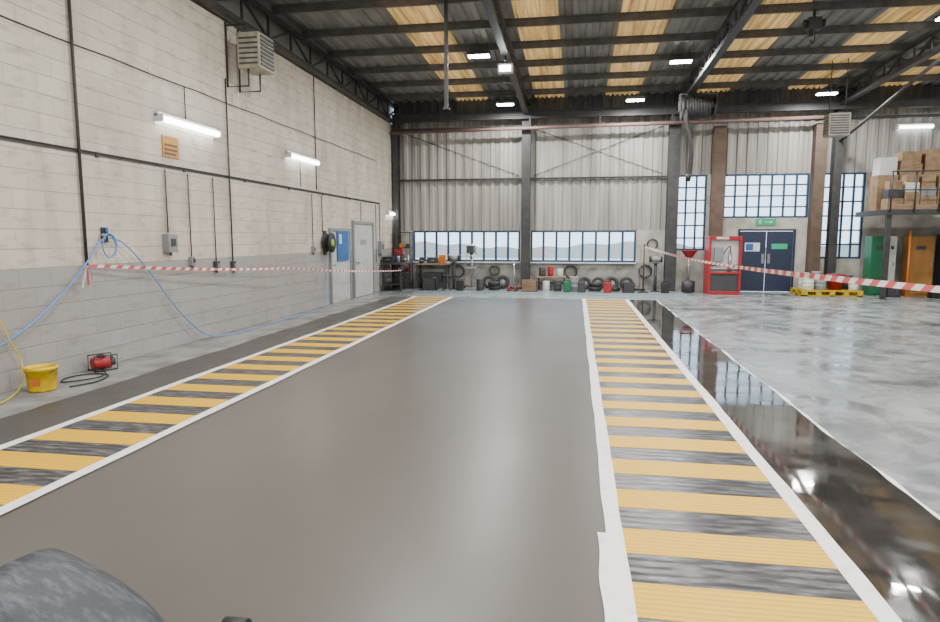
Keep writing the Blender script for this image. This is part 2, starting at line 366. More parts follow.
for k,(x0,x1,z) in enumerate(((-5.55,-1.86,.86),(-1.5,1.94,.86))):
    struct(M().box(x0,x1,D-.07,D-.002,z,z+.045,WPL).obj('trim_%d'%(k+1)))

# ---------------------------------------------------------------- doors
d=struct(M().box(5.08,5.14,D-.02,D+.1,0,1.98,NAVY).box(6.74,6.80,D-.02,D+.1,0,1.98,NAVY).box(5.14,6.74,D-.02,D+.1,1.92,1.98,NAVY).obj('door_1'))
for k,x in enumerate((5.15,5.95)):
    lf=M().box(x,x+.78,D+.0,D+.05,.01,1.91,NAVY).obj('door_leaf',d,bevel=.006)
    M().box(x+(.66 if k==0 else .04),x+(.74 if k==0 else .12),D-.02,D,.9,1.2,CHROME).obj('push_plate',lf)
    if k==0:
        M().box(x+.15,x+.6,D-.008,D,1.28,1.55,WPL).obj('notice_plate',lf)
        M().box(x+.18,x+.4,D-.012,D-.008,1.31,1.52,BLUE).obj('blue_symbol',lf)
    else:
        M().box(x+.15,x+.62,D-.008,D,1.35,1.52,SIGNG).obj('green_notice',lf)
m=M().box(0,.58,-.03,.0,0,.2,SIGNG); m.box(.08,.14,-.034,-.03,.08,.15,WPL); m.lathe([(.0001,-.034),(.018,-.034),(.018,-.03)],(.12,0,.165),'y',WPL,10); m.quad((.06,-.034,.03),(.08,-.034,.03),(.14,-.034,.09),(.11,-.034,.09),WPL);m.quad((.14,-.034,.03),(.16,-.034,.03),(.14,-.034,.09),(.12,-.034,.09),WPL)
m.box(.26,.42,-.034,-.03,.09,.11,WPL); m.face((len(m.v),len(m.v)+1,len(m.v)+2),WPL); m.v+=[Vector((.42,-.034,.05)),Vector((.5,-.034,.10)),Vector((.42,-.034,.15))]
tag(m.obj('exit_sign',loc=(5.6,D-.002,2.1)),'green emergency exit sign with white running figure and arrow','sign')
d=struct(M().box(XL,XL+.07,17.25,17.35,0,2.18,GRY).box(XL,XL+.07,19.0,19.1,0,2.18,GRY).box(XL,XL+.07,17.35,19.0,2.1,2.18,GRY).obj('door_2'))
lf=M().box(XL,XL+.04,17.36,18.99,.01,2.09,DOORW).obj('door_leaf',d,bevel=.006)
M().cyl((XL+.1,17.5,1.0),(XL+.04,17.5,1.0),.02,CHROME,10).box(XL+.09,XL+.11,17.48,17.62,.98,1.02,CHROME).obj('door_handle',lf)
M().box(XL+.04,XL+.05,17.9,18.4,1.5,1.65,GRY).obj('door_sign',lf)
d=struct(M().box(XL,XL+.06,15.55,15.63,0,1.95,GRY).box(XL,XL+.06,16.97,17.05,0,1.95,GRY).box(XL,XL+.06,15.63,16.97,1.87,1.95,GRY).obj('door_3'))
lf=M().box(XL,XL+.04,15.64,16.96,.01,1.86,DOORW).obj('door_leaf',d,bevel=.006)
M().cyl((XL+.1,15.8,1.0),(XL+.04,15.8,1.0),.02,CHROME,10).obj('door_handle',lf)
r=root('notice_board','blue framed notice board with pinned papers on pale door','notice board',(XL+.045,16.4,1.1))
M().box(0,.03,-.42,.42,0,.78,BLUE).obj('board',r)
M().box(.03,.034,-.3,-.12,.45,.7,WPL).obj('paper',r)

# ---------------------------------------------------------------- floor coatings
def wob(y,s,a): return a*(math.sin(y*2.3+s)+.6*math.sin(y*5.1+2*s)+.4*math.sin(y*11+s*3))
def strip(x0,x1,y0,y1,z,mt,w0=0,w1=0,dy=.15,s=0,m=None):
    m=m or M(); n=int((y1-y0)/dy)
    for i in range(n):
        a=y0+(y1-y0)*i/n;b=y0+(y1-y0)*(i+1)/n
        m.quad((x0+wob(a,s,w0),a,z),(x1+wob(a,s+1,w1),a,z),(x1+wob(b,s+1,w1),b,z),(x0+wob(b,s,w0),b,z),mt)
    return m
YE=18.05; Y0=YB+.5
tag(strip(-3.47,.21,Y0,YE,.004,COAT,.004,.004).obj('floor_coating'),'freshly laid satin grey resin coating between two striped tracks','floor coating')
tag(strip(1.45,2.2,Y0,YE,.004,WET,.004,.012,s=2).obj('floor_coating'),'wet glossy dark grey coating beside striped track','floor coating')
tag(strip(-5.33,-4.6,Y0,YE,.004,DCOAT,.02,.004,s=5).obj('floor_coating'),'drying dark grey coating between striped track and wall','floor coating')
tag(strip(-4.9,3.3,YE,D-.01,.003,TEAL,.02,.02,s=3).obj('floor_coating'),'pale blue-grey floor coating in front of the benches','floor coating')
tag(strip(XL+.002,-5.3,Y0,17.3,.003,CONCL,0,.03,s=3).obj('floor_coating'),'dusty rough bare concrete margin along the block wall','concrete margin')
tag(strip(2.2,2.222,Y0,YE,.006,WHT,.012,.016,s=3).obj('floor_line'),'thin uneven white edge line along the wet coating','floor line')
tag(strip(-5.345,-5.32,Y0,YE,.006,CONCL,.02,.02,s=5).obj('floor_line'),'thin pale edge line of the drying coating','floor line')
def track(x0,x1,label):
    r=root('striped_track',label,'floor track',(x0,0,0),group='yellow and black striped floor tracks')
    W=x1-x0
    m=M(); k=-9
    while True:
        a=3.38+.6*k
        if a>YE-.1: break
        m.box(.09,W-.09,a,min(a+.3,YE),0.002,.012,YEL); m.box(.09,W-.09,a+.3,min(a+.6,YE),0.002,.010,BLK)
        k+=1
    m.obj('ribbed_plates',r)
    m=strip(0,.1,Y0,YE,.0135,WHT,.004,.003,s=1); m.obj('white_border',r)
    m=strip(W-.1,W,Y0,YE,.0135,WHT,.003,.004,s=4); m.obj('white_border',r)
    return r
r1=track(.2,1.46,'yellow and black ribbed track with white borders beside wet floor')
track(-4.62,-3.45,'yellow and black ribbed track with white borders near block wall')
strip(-.055,.06,1.5,3.6,.0125,WHT,.012,.002,s=7,dy=.06).obj('paint_overspill',r1,label='ragged white paint overspill')
# ---------------------------------------------------------------- left wall fixtures
def pipe(pts,r,mt,label,name='conduit_pipe',cat='conduit',group=None,n=8):
    p0=Vector(pts[0]); m=M().tube([Vector(p)-p0 for p in pts],r,mt,n)
    return tag(m.obj(name,loc=p0),label,cat,group)
xw=XL+.03
pipe([(xw,7.3,1.33),(xw,7.3,5.48)],.020,STEEL,'dark vertical conduit clipped to painted block wall',group='wall conduits')
m=M().box(0,.03,0,23.9,0,.01,STEEL).box(0,.012,0,23.9,-.035,.0,STEEL)
for k in range(12): m.box(0,.02,k*1.9+.2,k*1.9+.25,-.055,.01,STEEL)
tag(m.obj('cable_tray',loc=(XL+.004,YB,2.8)),'long dark angle-iron cable rail across the block wall','cable tray')
pts=[]
for k in range(12): pts+=[(XL+.014,YB+k*2+j*.5,4.1-.015*math.sin(j*math.pi/4)) for j in range(4)]
pipe(pts,.007,STEEL,'thin dark cable strung high along the block wall','wall_cable','cable')
for y,a,b,rr in ((14.8,2.85,5.48,.012),(10.85,1.28,4.5,.013),(9.0,1.78,2.73,.010),(9.58,1.4,2.73,.010),(10.3,1.3,2.73,.010),(14.5,1.5,2.73,.010),(15.1,1.85,2.73,.010),(13.9,2.85,3.42,.009),(9.6,3.57,4.09,.009),(18.0,2.2,2.73,.010),(19.8,1.6,2.73,.012),(19.4,.95,2.73,.010)):
    pipe([(xw,y,a),(xw,y,b)],rr,STEEL,'slim dark cable drop down the painted block wall',group='wall conduits')
def wbox(y,z,w,h,d,mt,mt2,label):
    r=root('switch_box',label,'switch box',(XL+.002,y,z),group='wall switch boxes')
    M().box(0,d,-w/2,w/2,0,h,mt).obj('enclosure',r,bevel=.008)
    M().box(d,d+.012,-w/4,w/4,h*.35,h*.75,mt2).obj('switch_plate',r)
    M().cyl((d*.5,0,0),(d*.5,0,-.05),.02,DGR,8).obj('cable_gland',r)
wbox(9.0,1.48,.22,.28,.11,GRY,DGR,'grey electrical socket box on block wall')
wbox(9.58,1.25,.10,.15,.07,GRY,DGR,'small grey socket box on block wall')
wbox(10.3,1.15,.12,.15,.07,DGR,GRY,'small dark socket box on block wall')
wbox(10.85,1.12,.10,.16,.07,DGR,GRY,'small dark socket box on block wall')
wbox(14.5,1.35,.10,.16,.07,GRY,DGR,'small grey socket box on block wall')
wbox(19.8,1.2,.3,.4,.12,GRY,DGR,'grey distribution box beside workbench')
r=root('warning_sign','faded orange warning sign with dark panel on block wall','sign',(XL+.002,9.2,2.93))
M().box(0,.012,-.2,.2,0,.32,ORG).obj('sign_plate',r)
for q,(a,b) in enumerate(((.17,.2),(.1,.13),(.04,.07))): M().box(.012,.014,-.16,.16-.05*(q==2),a,b,BROWN).obj('printed_line',r)
def fluo(loc,L,label,axis='y',g='fluorescent batten lights'):
    r=root('fluorescent_light',label,'light fitting',loc,rot=0 if axis=='y' else -math.pi/2,group=g)
    M().box(0,.07,-L/2,L/2,.02,.1,WPL).obj('housing',r,bevel=.01)
    M().tube([(.09,-L/2+.03,.0),(.09,L/2-.03,.0)],.045,TUBE,12).obj('diffuser_tube',r)
    for a in (-L/2,L/2-.03): M().box(.0,.14,a,a+.03,-.05,.06,WPL).obj('end_cap',r)
    return r
fluo((XL,9.65,3.47),1.6,'glowing white fluorescent batten light on block wall')
fluo((XL,14.0,3.47),1.6,'glowing white fluorescent batten light on block wall')
fluo((XL,21.0,2.5),.9,'short glowing fluorescent light above workbench')
def heater(loc,rot,label,mt=CREAM,s=1,bracket=True):
    r=root('unit_heater',label,'heater',loc,rot=rot)
    M().box(.30*s,.80*s,-.33*s,.33*s,-.36*s,.36*s,mt).obj('casing',r,bevel=.02)
    m=M()
    for k in range(8): z=-.3*s+k*.08*s; m.box(.80*s,.82*s,-.28*s,.28*s,z,z+.045*s,DGR)
    m.obj('front_louvres',r)
    m=M()
    for k in range(6): z=-.28*s+k*.1*s; m.box(.36*s,.76*s,-.345*s,-.33*s,z,z+.03*s,DGR)
    m.obj('side_louvres',r)
    if bracket:
        for q in (-.25,.25): M().tube([(.025,q*s,.5),(.025,q*s,-.6),(.5*s,q*s,-.6),(.5*s,q*s,-.36*s)],.02,STEEL,6).obj('bracket',r)
        M().tube([(.025,-.25*s,.45),(.5*s,-.25*s,.45),(.5*s,-.25*s,.36*s)],.02,STEEL,6).obj('bracket',r)
    return r
heater((XL+.002,11.15,4.98),0,'grimy grey-beige louvred unit heater on dark wall bracket',s=.85)
r=root('hose_reel','round black hose reel with yellow-green hub on block wall','hose reel',(XL+.002,15.25,1.58))
M().lathe([(.06,.05),(.24,.05),(.24,.07),(.13,.08),(.13,.18),(.24,.19),(.24,.22),(.0001,.22)],(0,0,0),'x',BLK2,24).obj('drum',r)
M().tube([(.13+.02*math.sin(k),.18*math.cos(k*.5),.18*math.sin(k*.5)) for k in range(40)],.022,BLK2,8).obj('coiled_hose',r)
M().box(0,.05,-.06,.06,-.3,.3,DGR).obj('mounting_plate',r); M().lathe([(.09,.22),(.085,.24),(.0001,.245)],(0,0,0),'x',LIME,18).obj('hub_label',r)
r=root('air_manifold','small brass and blue compressed air manifold on block wall','air fitting',(XL+.002,7.66,1.74))
M().box(0,.03,-.05,.05,-.10,.10,DGR).obj('back_plate',r); M().cyl((.05,-.08,0),(.05,.08,0),.018,CHROME,10).obj('outlet_pipe',r); M().cyl((.05,0,0),(.05,0,.10),.022,BLUE,12).obj('regulator',r)
h1=smoothpath([(xw+.03,7.62,1.7),(xw+.05,7.45,1.62),(xw+.05,7.2,1.35),(xw+.05,6.7,.95),(xw+.04,6.2,.65),(xw+.04,5.6,.45),(xw+.1,4.8,.3),(xw+.25,4.0,.02)])
pipe(h1,.012,BHOSE,'light blue air hose draped down block wall','air_hose','hose')
h2=smoothpath([(xw+.03,7.7,1.7),(xw+.05,7.95,1.62),(xw+.05,8.4,1.26),(xw+.05,8.9,.75),(xw+.06,9.4,.32),(xw+.12,9.9,.05),(xw+.25,10.8,.018),(xw+.22,12.5,.018),(xw+.25,14.3,.018),(xw+.12,14.9,.10),(xw+.03,15.15,.6),(xw+.03,15.2,1.25)])
pipe(h2,.010,BHOSE,'light blue air hose trailing along base of block wall','air_hose','hose')
h3=[(xw+.05+.01*math.sin(k),7.66+.12*math.cos(k*.45)*(1+.1*math.sin(k)),1.60+.16*math.sin(k*.45)) for k in range(40)]
pipe(h3,.009,BHOSE,'coiled light blue air hose hanging on manifold','air_hose','hose')
h4=smoothpath([(xw+.02,5.5,1.25),(xw+.03,5.9,.9),(xw+.05,6.05,.55),(xw+.06,6.15,.35),(xw+.1,6.1,.12),(xw+.2,5.9,.02),(xw+.4,5.4,.018),(xw+.3,4.6,.018)])
pipe(h4,.008,YHOSE,'thin yellow hose looping down wall to the floor','air_hose','hose')
h5=smoothpath([(-5.65,6.3,.018),(-5.55,6.6,.018),(-5.68,6.95,.018),(-5.95,6.95,.018),(-6.05,6.7,.018),(-5.9,6.5,.018),(-5.66,6.75,.03),(-5.8,7.05,.03),(-6.0,7.1,.02)])
pipe(h5,.009,BLK2,'looped black power cable on the floor beside bucket','power_cable','cable')
r=root('yellow_bucket','yellow tapered plastic bucket with wire handle on the floor','bucket',(-5.87,6.16,.003),rot=.3)
M().lathe([(.0001,.008),(.128,.008),(.131,0),(.137,.02),(.155,.235),(.164,.235),(.167,.275),(.158,.278),(.150,.24),(.13,.03),(.0001,.025)],(0,0,0),'z',BYEL,28).obj('body',r)
M().lathe([(.144,.20),(.08,.21),(.0001,.205)],(0,0,0),'z',DGR,20).obj('contents',r)
M().tube([(.168*math.cos(t),-.12*math.sin(t),.25-.05*math.sin(t)) for t in [math.pi*k/14 for k in range(15)]],.005,STEEL,6).obj('wire_handle',r)
M().quad((-.05,-.148,.08),(.05,-.148,.08),(.055,-.154,.16),(-.055,-.154,.16),ORNG).obj('label_patch',r)
r=root('transfer_pump','small red and black portable pump on dusty concrete','pump',(-6.0,7.26,.003),rot=-.5)
M().cyl((0,-.13,.10),(0,.07,.10),.075,RED,18).obj('motor_body',r,bevel=.006)
M().cyl((0,.07,.10),(0,.14,.10),.05,DGR,16).cyl((0,.11,.10),(0,.11,.19),.02,DGR,10).obj('pump_head',r)
M().tube([(-.09,-.14,.012),(-.09,.14,.012),(-.09,.14,.2),(-.09,-.14,.2)],.01,STEEL,6,closed=True).tube([(.09,-.14,.012),(.09,.14,.012),(.09,.14,.2),(.09,-.14,.2)],.01,STEEL,6,closed=True).tube([(-.09,0,.2),(.09,0,.2)],.01,STEEL,6).tube([(-.09,0,.012),(.09,0,.012)],.01,STEEL,6).obj('carry_frame',r)
M().box(-.03,.03,-.06,.02,.17,.2,BLK2).obj('switch_housing',r)

# ---------------------------------------------------------------- barrier tape
def tape(pts,wd,label,seg=.11):
    pts=[Vector(p) for p in pts]; m=M(); fine=[]
    for a,b in zip(pts,pts[1:]):
        n=max(1,int((b-a).length/(seg/2)))
        for k in range(n): fine.append(a.lerp(b,k/n))
    fine.append(pts[-1])
    tw=lambda i:Vector((.25*math.sin(i*.07)*wd,.0,wd*(.85+.15*math.sin(i*.045))))
    for i in range(len(fine)-1):
        mt=PINK if (i//2)%2==0 else TWHT
        a=fine[i];b=fine[i+1]; s=(b-a)*.7
        m.quad(a,b,b+tw(i+1)+s,a+tw(i)+s,mt)
    return tag(m.obj('barrier_tape'),label,'barrier tape')
tape(arc((XL+.07,7.3,1.33),(-5.9,12.6,1.06),.04)+arc((-5.9,12.6,1.06),(-5.47,19.72,.66),.05)[1:],.045,'red and white barrier tape strung along the block wall',.1)
tape(arc((2.10,20.55,1.40),(2.95,3.6,1.32),.15,40),.064,'red and white barrier tape sagging across the open floor',.14)
m=M()
for k in range(5): m.quad((.02*k,-.02*k,0),(.02*k+.03,-.02*k,0),(.05*math.sin(k)+.03,.05*k-.1,-.28+.03*k),(.05*math.sin(k),.05*k-.1,-.28+.03*k),PINK if k%2 else TWHT)
tag(m.obj('tape_knot',loc=(XL+.1,7.2,1.36)),'bunched red and white tape tied on conduit','barrier tape')
def post(loc,mt,label):
    r=root('barrier_post',label,'barrier post',loc,group='barrier posts')
    M().lathe([(.0001,.05),(.05,.05),(.15,.03),(.17,.0),(.0001,0)],(0,0,0),'z',BLK2,24).obj('base',r)
    M().cyl((0,0,.04),(0,0,1.47),.022,mt,12).obj('pole',r); M().ball((0,0,1.48),.03,mt).obj('cap',r)
post((2.98,3.5,.001),RED,'red barrier post with black rubber base')
post((2.10,20.6,.004),STEEL,'dark barrier post with black rubber base')

# ---------------------------------------------------------------- high-level items
LIGHTS=[(-2.4,15.9,6.06),(2.5,17.2,6.06),(-2.2,20.0,5.73),(1.65,20.0,5.73),(6.9,20.0,5.73),(7.4,14.9,6.1)]
for yy in (4.0,9.5):  # lamp grid added out of view to light the hall evenly
    for xx in (-2.4,2.5,7.4): LIGHTS.append((xx,yy,6.2))
LIGHTS+=[(-2.4,-1.5,6.3),(2.5,-1.5,6.3),(11.8,9.5,6.2),(11.8,17,6.0)]  # more unseen lamps added behind and beside the view
base=None
for (x,y,z) in LIGHTS:
    if base is None:
        r=root('high_bay_light','bright white LED high-bay light hung under the roof','light fitting',(x,y,z),group='high-bay roof lights')
        M().box(-.28,.28,-.13,.13,.02,.10,DGR).obj('housing',r,bevel=.01)
        M().box(-.25,.25,-.1,.1,-.01,.02,LAMP).obj('led_panel',r)
        for q in (-.2,.2): M().cyl((q,0,.1),(q,0,.3),.008,STEEL,6).obj('hanger',r)
        base=r
    else: r=dup(base,(x,y,z))
    la=bpy.data.lights.new('lamp','AREA'); la.shape='RECTANGLE'; la.size=.5; la.size_y=.2; la.energy=90 if y>19 else 132; la.color=(1,.985,.96)
    lo=bpy.data.objects.new('lamp',la); COL.objects.link(lo); lo.location=(0,0,-.02); lo.parent=r
m=M().box(-.035,.035,-.035,.035,0,2.08,STEEL).box(-.06,.06,-.06,.06,0,.04,STEEL)
tag(m.obj('hanging_drop_post',loc=(-2.6,12.9,4.25)),'dark square steel drop post hanging from roof purlin','drop post')
r=root('emergency_light','white twin-lamp emergency light fixed below roof truss','light fitting',(-1.65,15.0,5.62))
M().box(-.17,.17,-.09,.09,-.2,0,WPL).obj('casing',r,bevel=.01); M().box(-.12,.12,-.1,-.09,-.17,-.05,LAMP).obj('lens',r); M().cyl((-.0,0,0),(0,0,.17),.02,STEEL,8).obj('stem',r)
r=root('chain_hoist','dark chain hoist hanging from a roof purlin','hoist',(4.66,14.44,5.87))
M().box(-.13,.13,-.10,.10,.0,.24,DGR).obj('motor_body',r,bevel=.02); M().cyl((-.2,0,.12),(-.13,0,.12),.09,BLK2,16).cyl((.13,0,.12),(.2,0,.12),.09,BLK2,16).obj('end_covers',r)
M().cyl((0,0,.24),(0,0,.40),.03,STEEL,10).obj('suspension_stem',r)
M().tube([(.03,0,0),(.03,0,-.12)],.012,STEEL,8).tube(smoothpath([(.03,0,-.12),(.03,0,-.2),(0,0,-.25),(-.04,0,-.22),(-.05,0,-.18)]),.014,STEEL,8).obj('hook',r)
M().box(-.10,-.02,-.06,.06,-.12,0,BLK2).obj('chain_bag',r)
r=root('exhaust_hose_reel','large dark overhead exhaust hose reel with hanging hose','hose reel',(3.3,19.2,5.32)); r.scale=(1.05,1.05,1.0)
M().lathe([(.10,-.42),(.34,-.42),(.34,-.38),(.2,-.38),(.2,.38),(.34,.38),(.34,.42),(.10,.42)],(0,0,0),'x',BLK2,28).obj('drum',r)
M().tube([(-.34+.68*k/150,.24*math.cos(k*.4),.24*math.sin(k*.4)) for k in range(151)],.05,BLK2,8).obj('wound_hose',r)
M().box(-.5,-.45,-.05,.05,-.1,.36,STEEL).box(.45,.5,-.05,.05,-.1,.36,STEEL).box(-.5,.5,-.06,.06,.35,.375,STEEL).obj('support_bracket',r)
M().tube(smoothpath([(-.34,-.25,-.1),(-.32,-.27,-.5),(-.2,-.27,-1.0),(-.18,-.27,-1.5),(-.22,-.27,-1.9)]),.06,BLK2,10).obj('hanging_hose',r)
M().cyl((-.22,-.27,-1.85),(-.24,-.27,-2.05),.09,BLK2,14,r2=.06).obj('hose_nozzle',r)
r=heater((6.5,18.45,4.55),-math.pi/2,'cream louvred unit heater hung beside brown pier',s=.78,bracket=False)
for q in ((.3,-.15),(.5,.15)): M().cyl((*q,.28),(*q,1.62),.012,STEEL,8).obj('hanging_rod',r)
pipe([(7.80,15.0,5.80),(7.80,21.27,4.6)],.045,STEEL,'dark diagonal steel brace under roof truss','steel_brace','brace')

# ---------------------------------------------------------------- far wall clutter
def wheel(loc,rot,tilt,s=1,label='black rubber tyre leaning against end wall',rim=True):
    r=root('vehicle_tyre',label,'tyre',loc,group='tyres along the end wall'); r.rotation_euler=(tilt,0,rot); r.scale=(s,s,s)
    m=M(); m.lathe([(.20,-.09),(.30,-.11),(.345,-.085),(.355,0),(.345,.085),(.30,.11),(.20,.09)],(0,0,0),'y',BLK2,28)
    m.lathe([(.20,.09),(.19,.05),(.19,-.05),(.20,-.09)],(0,0,0),'y',DGR,28); m.obj('tread',r)
    if rim: M().lathe([(.19,.03),(.17,-.03),(.05,-.05),(.0001,-.05)],(0,0,0),'y',GRY,20).obj('rim',r)
def lean(x,s,rim,rot=0): wheel((x,D-.36,.355*s*math.cos(.2)+.02),rot,-.2,s,rim=rim)
for (x,s,rim) in ((-2.85,.62,False),(-2.38,.64,True),(.30,.60,True),(.74,.60,False),(1.18,.62,True),(1.64,.62,False)): lean(x,s,rim)
for (x,y,z,s) in ((.62,20.75,.09,.60),(.64,20.77,.225,.60),(-2.6,20.75,.09,.58),(-2.61,20.73,.22,.58),(1.2,20.75,.09,.60)):
    wheel((x,y,z),0,math.pi/2,s*.98,'black rubber tyre lying flat in a stack',rim=False)
def bench(loc,w,d,h,label,top=WOOD):
    r=root('workbench',label,'workbench',loc,group='workbenches')
    M().box(0,w,0,d,h-.05,h,top).obj('worktop',r,bevel=.005)
    for a in (0.03,w-.08):
        for b in (.03,d-.08): M().box(a,a+.05,b,b+.05,0,h-.05,STEEL).obj('leg',r)
    M().box(.05,w-.05,.05,d-.05,.2,.23,STEEL).obj('lower_shelf',r)
    return r
bench((XL+.06,19.75,0.004),.7,1.2,.9,'dark steel workbench with cluttered top beside block wall',DGR)
bench((-5.3,20.9,0.004),1.1,.6,.85,'timber topped steel workbench under the low windows')
bench((-1.25,20.95,0.004),.95,.5,.45,'low timber bench under the low windows')
def vise(loc,rot=0):
    r=root('bench_vise','dark steel bench vise on workbench','vise',loc,rot)
    M().cyl((0,0,0),(0,0,.05),.08,DGR,14).box(-.05,.05,-.1,.06,.05,.13,DGR).obj('body',r)
    M().box(-.07,.07,-.12,-.09,.06,.2,STEEL).obj('jaw',r); M().box(-.07,.07,.0,.03,.06,.2,STEEL).obj('jaw',r)
    M().cyl((0,-.28,.1),(0,-.1,.1),.015,CHROME,8).cyl((-.1,-.26,.1),(.1,-.26,.1),.008,CHROME,6).obj('screw_handle',r)
vise((-5.1,21.1,.856))
vise((-5.68,20.3,.906),1.2)
def case(loc,w,d,h,mt,label,rot=0):
    r=root('tool_case',label,'tool case',loc,rot,group='cases on the workbenches')
    M().box(-w/2,w/2,-d/2,d/2,0,h*.6,mt).obj('body',r,bevel=.008); M().box(-w/2,w/2,-d/2,d/2,h*.61,h,mt).obj('lid',r,bevel=.008)
    M().tube([(-w*.2,-d/2,h*.5),(-w*.2,-d/2-.03,h*.5),(w*.2,-d/2-.03,h*.5),(w*.2,-d/2,h*.5)],.008,CHROME,6).obj('handle',r)
case((-5.8,20.75,.906),.36,.25,.26,DGR,'dark closed tool case on workbench')
case((-5.95,19.98,.906),.35,.25,.2,BLK2,'black tool case on workbench')
case((-4.75,21.2,.856),.3,.25,.2,DGR,'dark grey tool case on workbench')
case((-4.42,21.2,.856),.22,.2,.28,ORNG,'orange tool case on workbench')
case((-5.8,20.75,1.168),.3,.25,.16,RED,'red tool case stacked on dark case')
case((-5.6,20.35,.24),.4,.5,.35,BLK2,'black tool case on bench lower shelf')
case((-4.75,21.2,.24),.6,.35,.3,DGR,'dark tool case on bench lower shelf')
def spray(loc,mt):
    r=root('aerosol_can','small aerosol can standing on workbench','can',loc,group='cans on the workbenches')
    M().lathe([(.0001,0),(.033,0),(.033,.17),(.02,.19)],(0,0,0),'z',mt,12).obj('can_body',r); M().lathe([(.02,.19),(.02,.22),(.0001,.22)],(0,0,0),'z',WPL,10).obj('cap',r)
for x,y,z,mt in ((-5.23,21.32,.856,RED),(-4.98,21.38,.856,BLUE),(-4.9,21.36,.856,WPL),(-5.6,19.85,.906,BLUE),(-5.6,19.98,.906,ORNG),(-5.52,20.85,.906,WPL),(-4.58,21.38,.856,BYEL)): spray((x,y,z),mt)
r=root('tool_rack','tall dark open tool rack in the corner','shelf',(-6.0,21.05,.004))
for a in (0,.47):
    for b in (0,.3): M().box(a,a+.03,b,b+.03,0,1.9,STEEL).obj('upright',r)
for z in (.15,.55,.95,1.35,1.87): M().box(0.03,.47,.03,.3,z,z+.03,STEEL).obj('shelf_board',r)
for (x,y,z,mt) in ((-5.86,21.2,.19,DGR),(-5.66,21.2,.59,RED),(-5.88,21.2,.59,GRY),(-5.8,21.2,.99,BLUE),(-5.62,21.2,1.386,DGR),(-5.82,21.2,1.386,ORNG)):
    q=root('parts_bin','small open parts bin on tool rack','bin',(x,y,z),group='parts bins on the tool rack')
    M().box(-.07,.07,-.1,.1,0,.01,mt).box(-.07,-.06,-.1,.1,.01,.12,mt).box(.06,.07,-.1,.1,.01,.12,mt).box(-.06,.06,.09,.1,.01,.12,mt).box(-.06,.06,-.1,-.09,.01,.07,mt).obj('tray',q)
    M().box(-.055,.055,-.085,.085,.01,.06,DGR).obj('small_parts',q)
def grinder(loc,label,mt=DGR):
    r=root('pedestal_grinder',label,'grinder',loc)
    M().box(-.14,.14,-.12,.12,0,.03,mt).cyl((0,0,.03),(0,0,.9),.05,mt,14).box(-.12,.12,-.1,.1,.9,.93,mt).obj('pedestal',r)
    M().cyl((-.14,0,1.03),(.14,0,1.03),.085,GRY,16).obj('motor',r)
    for s in (-1,1): M().cyl((s*.15,0,1.03),(s*.2,0,1.03),.1,BLK2,18).obj('grinding_wheel',r); 
    for s in (-1,1): M().box(s*.175-.03,s*.175+.03,-.06,.06,1.12,1.16,GRY).obj('wheel_guard',r)
grinder((-3.98,20.9,.004),'grey pedestal bench grinder in front of windows')
grinder((2.5,20.95,.004),'dark pedestal grinder beside steel column')
r=root('pillar_drill','grey pillar drill with dark post on the floor','drill press',(-3.40,20.95,.004))
M().box(-.2,.2,-.25,.2,0,.06,GRY).obj('base',r,bevel=.01); M().cyl((0,.1,.06),(0,.1,1.5),.04,CHROME,14).obj('column',r)
M().box(-.12,.12,-.3,.2,1.2,1.45,DGR).obj('head',r,bevel=.02); M().cyl((0,-.2,1.2),(0,-.2,1.0),.03,CHROME,12).obj('chuck',r); M().box(-.18,.18,-.3,.05,.7,.74,GRY).obj('table',r); M().cyl((.12,-.1,1.3),(.24,-.25,1.15),.01,BLK2,6).obj('feed_handle',r)
def crate(loc,w,d,h,mt,label):
    r=root('storage_crate',label,'crate',loc,group='crates by the end wall')
    m=M()
    for k in range(4):
        z=h*k/4; m.box(-w/2,w/2,-d/2,-d/2+.02,z,z+h/4-.02,mt).box(-w/2,w/2,d/2-.02,d/2,z,z+h/4-.02,mt).box(-w/2,-w/2+.02,-d/2,d/2,z,z+h/4-.02,mt).box(w/2-.02,w/2,-d/2,d/2,z,z+h/4-.02,mt)
    m.obj('slats',r); m=M().box(-w/2,w/2,-d/2,d/2,-.0,.02,mt)
    for a in (-w/2+.02,w/2-.06):
        for b in (-d/2+.02,d/2-.06): m.box(a,a+.04,b,b+.04,0,h-.01,mt)
    m.obj('frame',r)
crate((-1.45,20.55,.004),.5,.4,.38,WOOD,'slatted timber crate on the floor')
crate((-4.7,20.5,.004),.45,.4,.4,DGR,'dark slatted crate on the floor')
crate((1.65,20.6,.004),.36,.35,.32,DGR,'dark slatted crate on the floor')
def drum(loc,r_,h,mt,label,lid=None,cat='drum',name='steel_drum'):
    r=root(name,label,cat,loc,group='drums and tubs')
    M().lathe([(.0001,0),(r_*.95,0),(r_,.02),(r_,h*.33),(r_*1.03,h*.35),(r_,h*.37),(r_,h*.66),(r_*1.03,h*.68),(r_,h*.70),(r_,h-.02),(r_*.98,h)],(0,0,0),'z',mt,22).obj('body',r)
    M().lathe([(r_*1.02,h-.02),(r_*1.02,h+.01),(r_*.9,h+.02),(.0001,h+.015)],(0,0,0),'z',lid or mt,22).obj('lid',r)
    return r
drum((-.05,20.7,.004),.15,.45,GRY,'small grey steel drum on the floor')
drum((-.55,20.65,.004),.12,.34,DGR,'small dark steel drum on the floor')
drum((-.92,20.7,.004),.11,.3,WPL,'small white plastic drum on the floor')
drum((-3.05,20.55,.004),.12,.36,DGR,'small dark steel drum on the floor')
drum((-.5,21.2,.456),.1,.22,WPL,'white plastic tub on low bench',cat='tub',name='plastic_tub')
drum((-.8,21.2,.456),.09,.3,RED,'red plastic tub on low bench',cat='tub',name='plastic_tub')
drum((-1.08,21.2,.456),.11,.26,DGR,'dark plastic tub on low bench',cat='tub',name='plastic_tub')
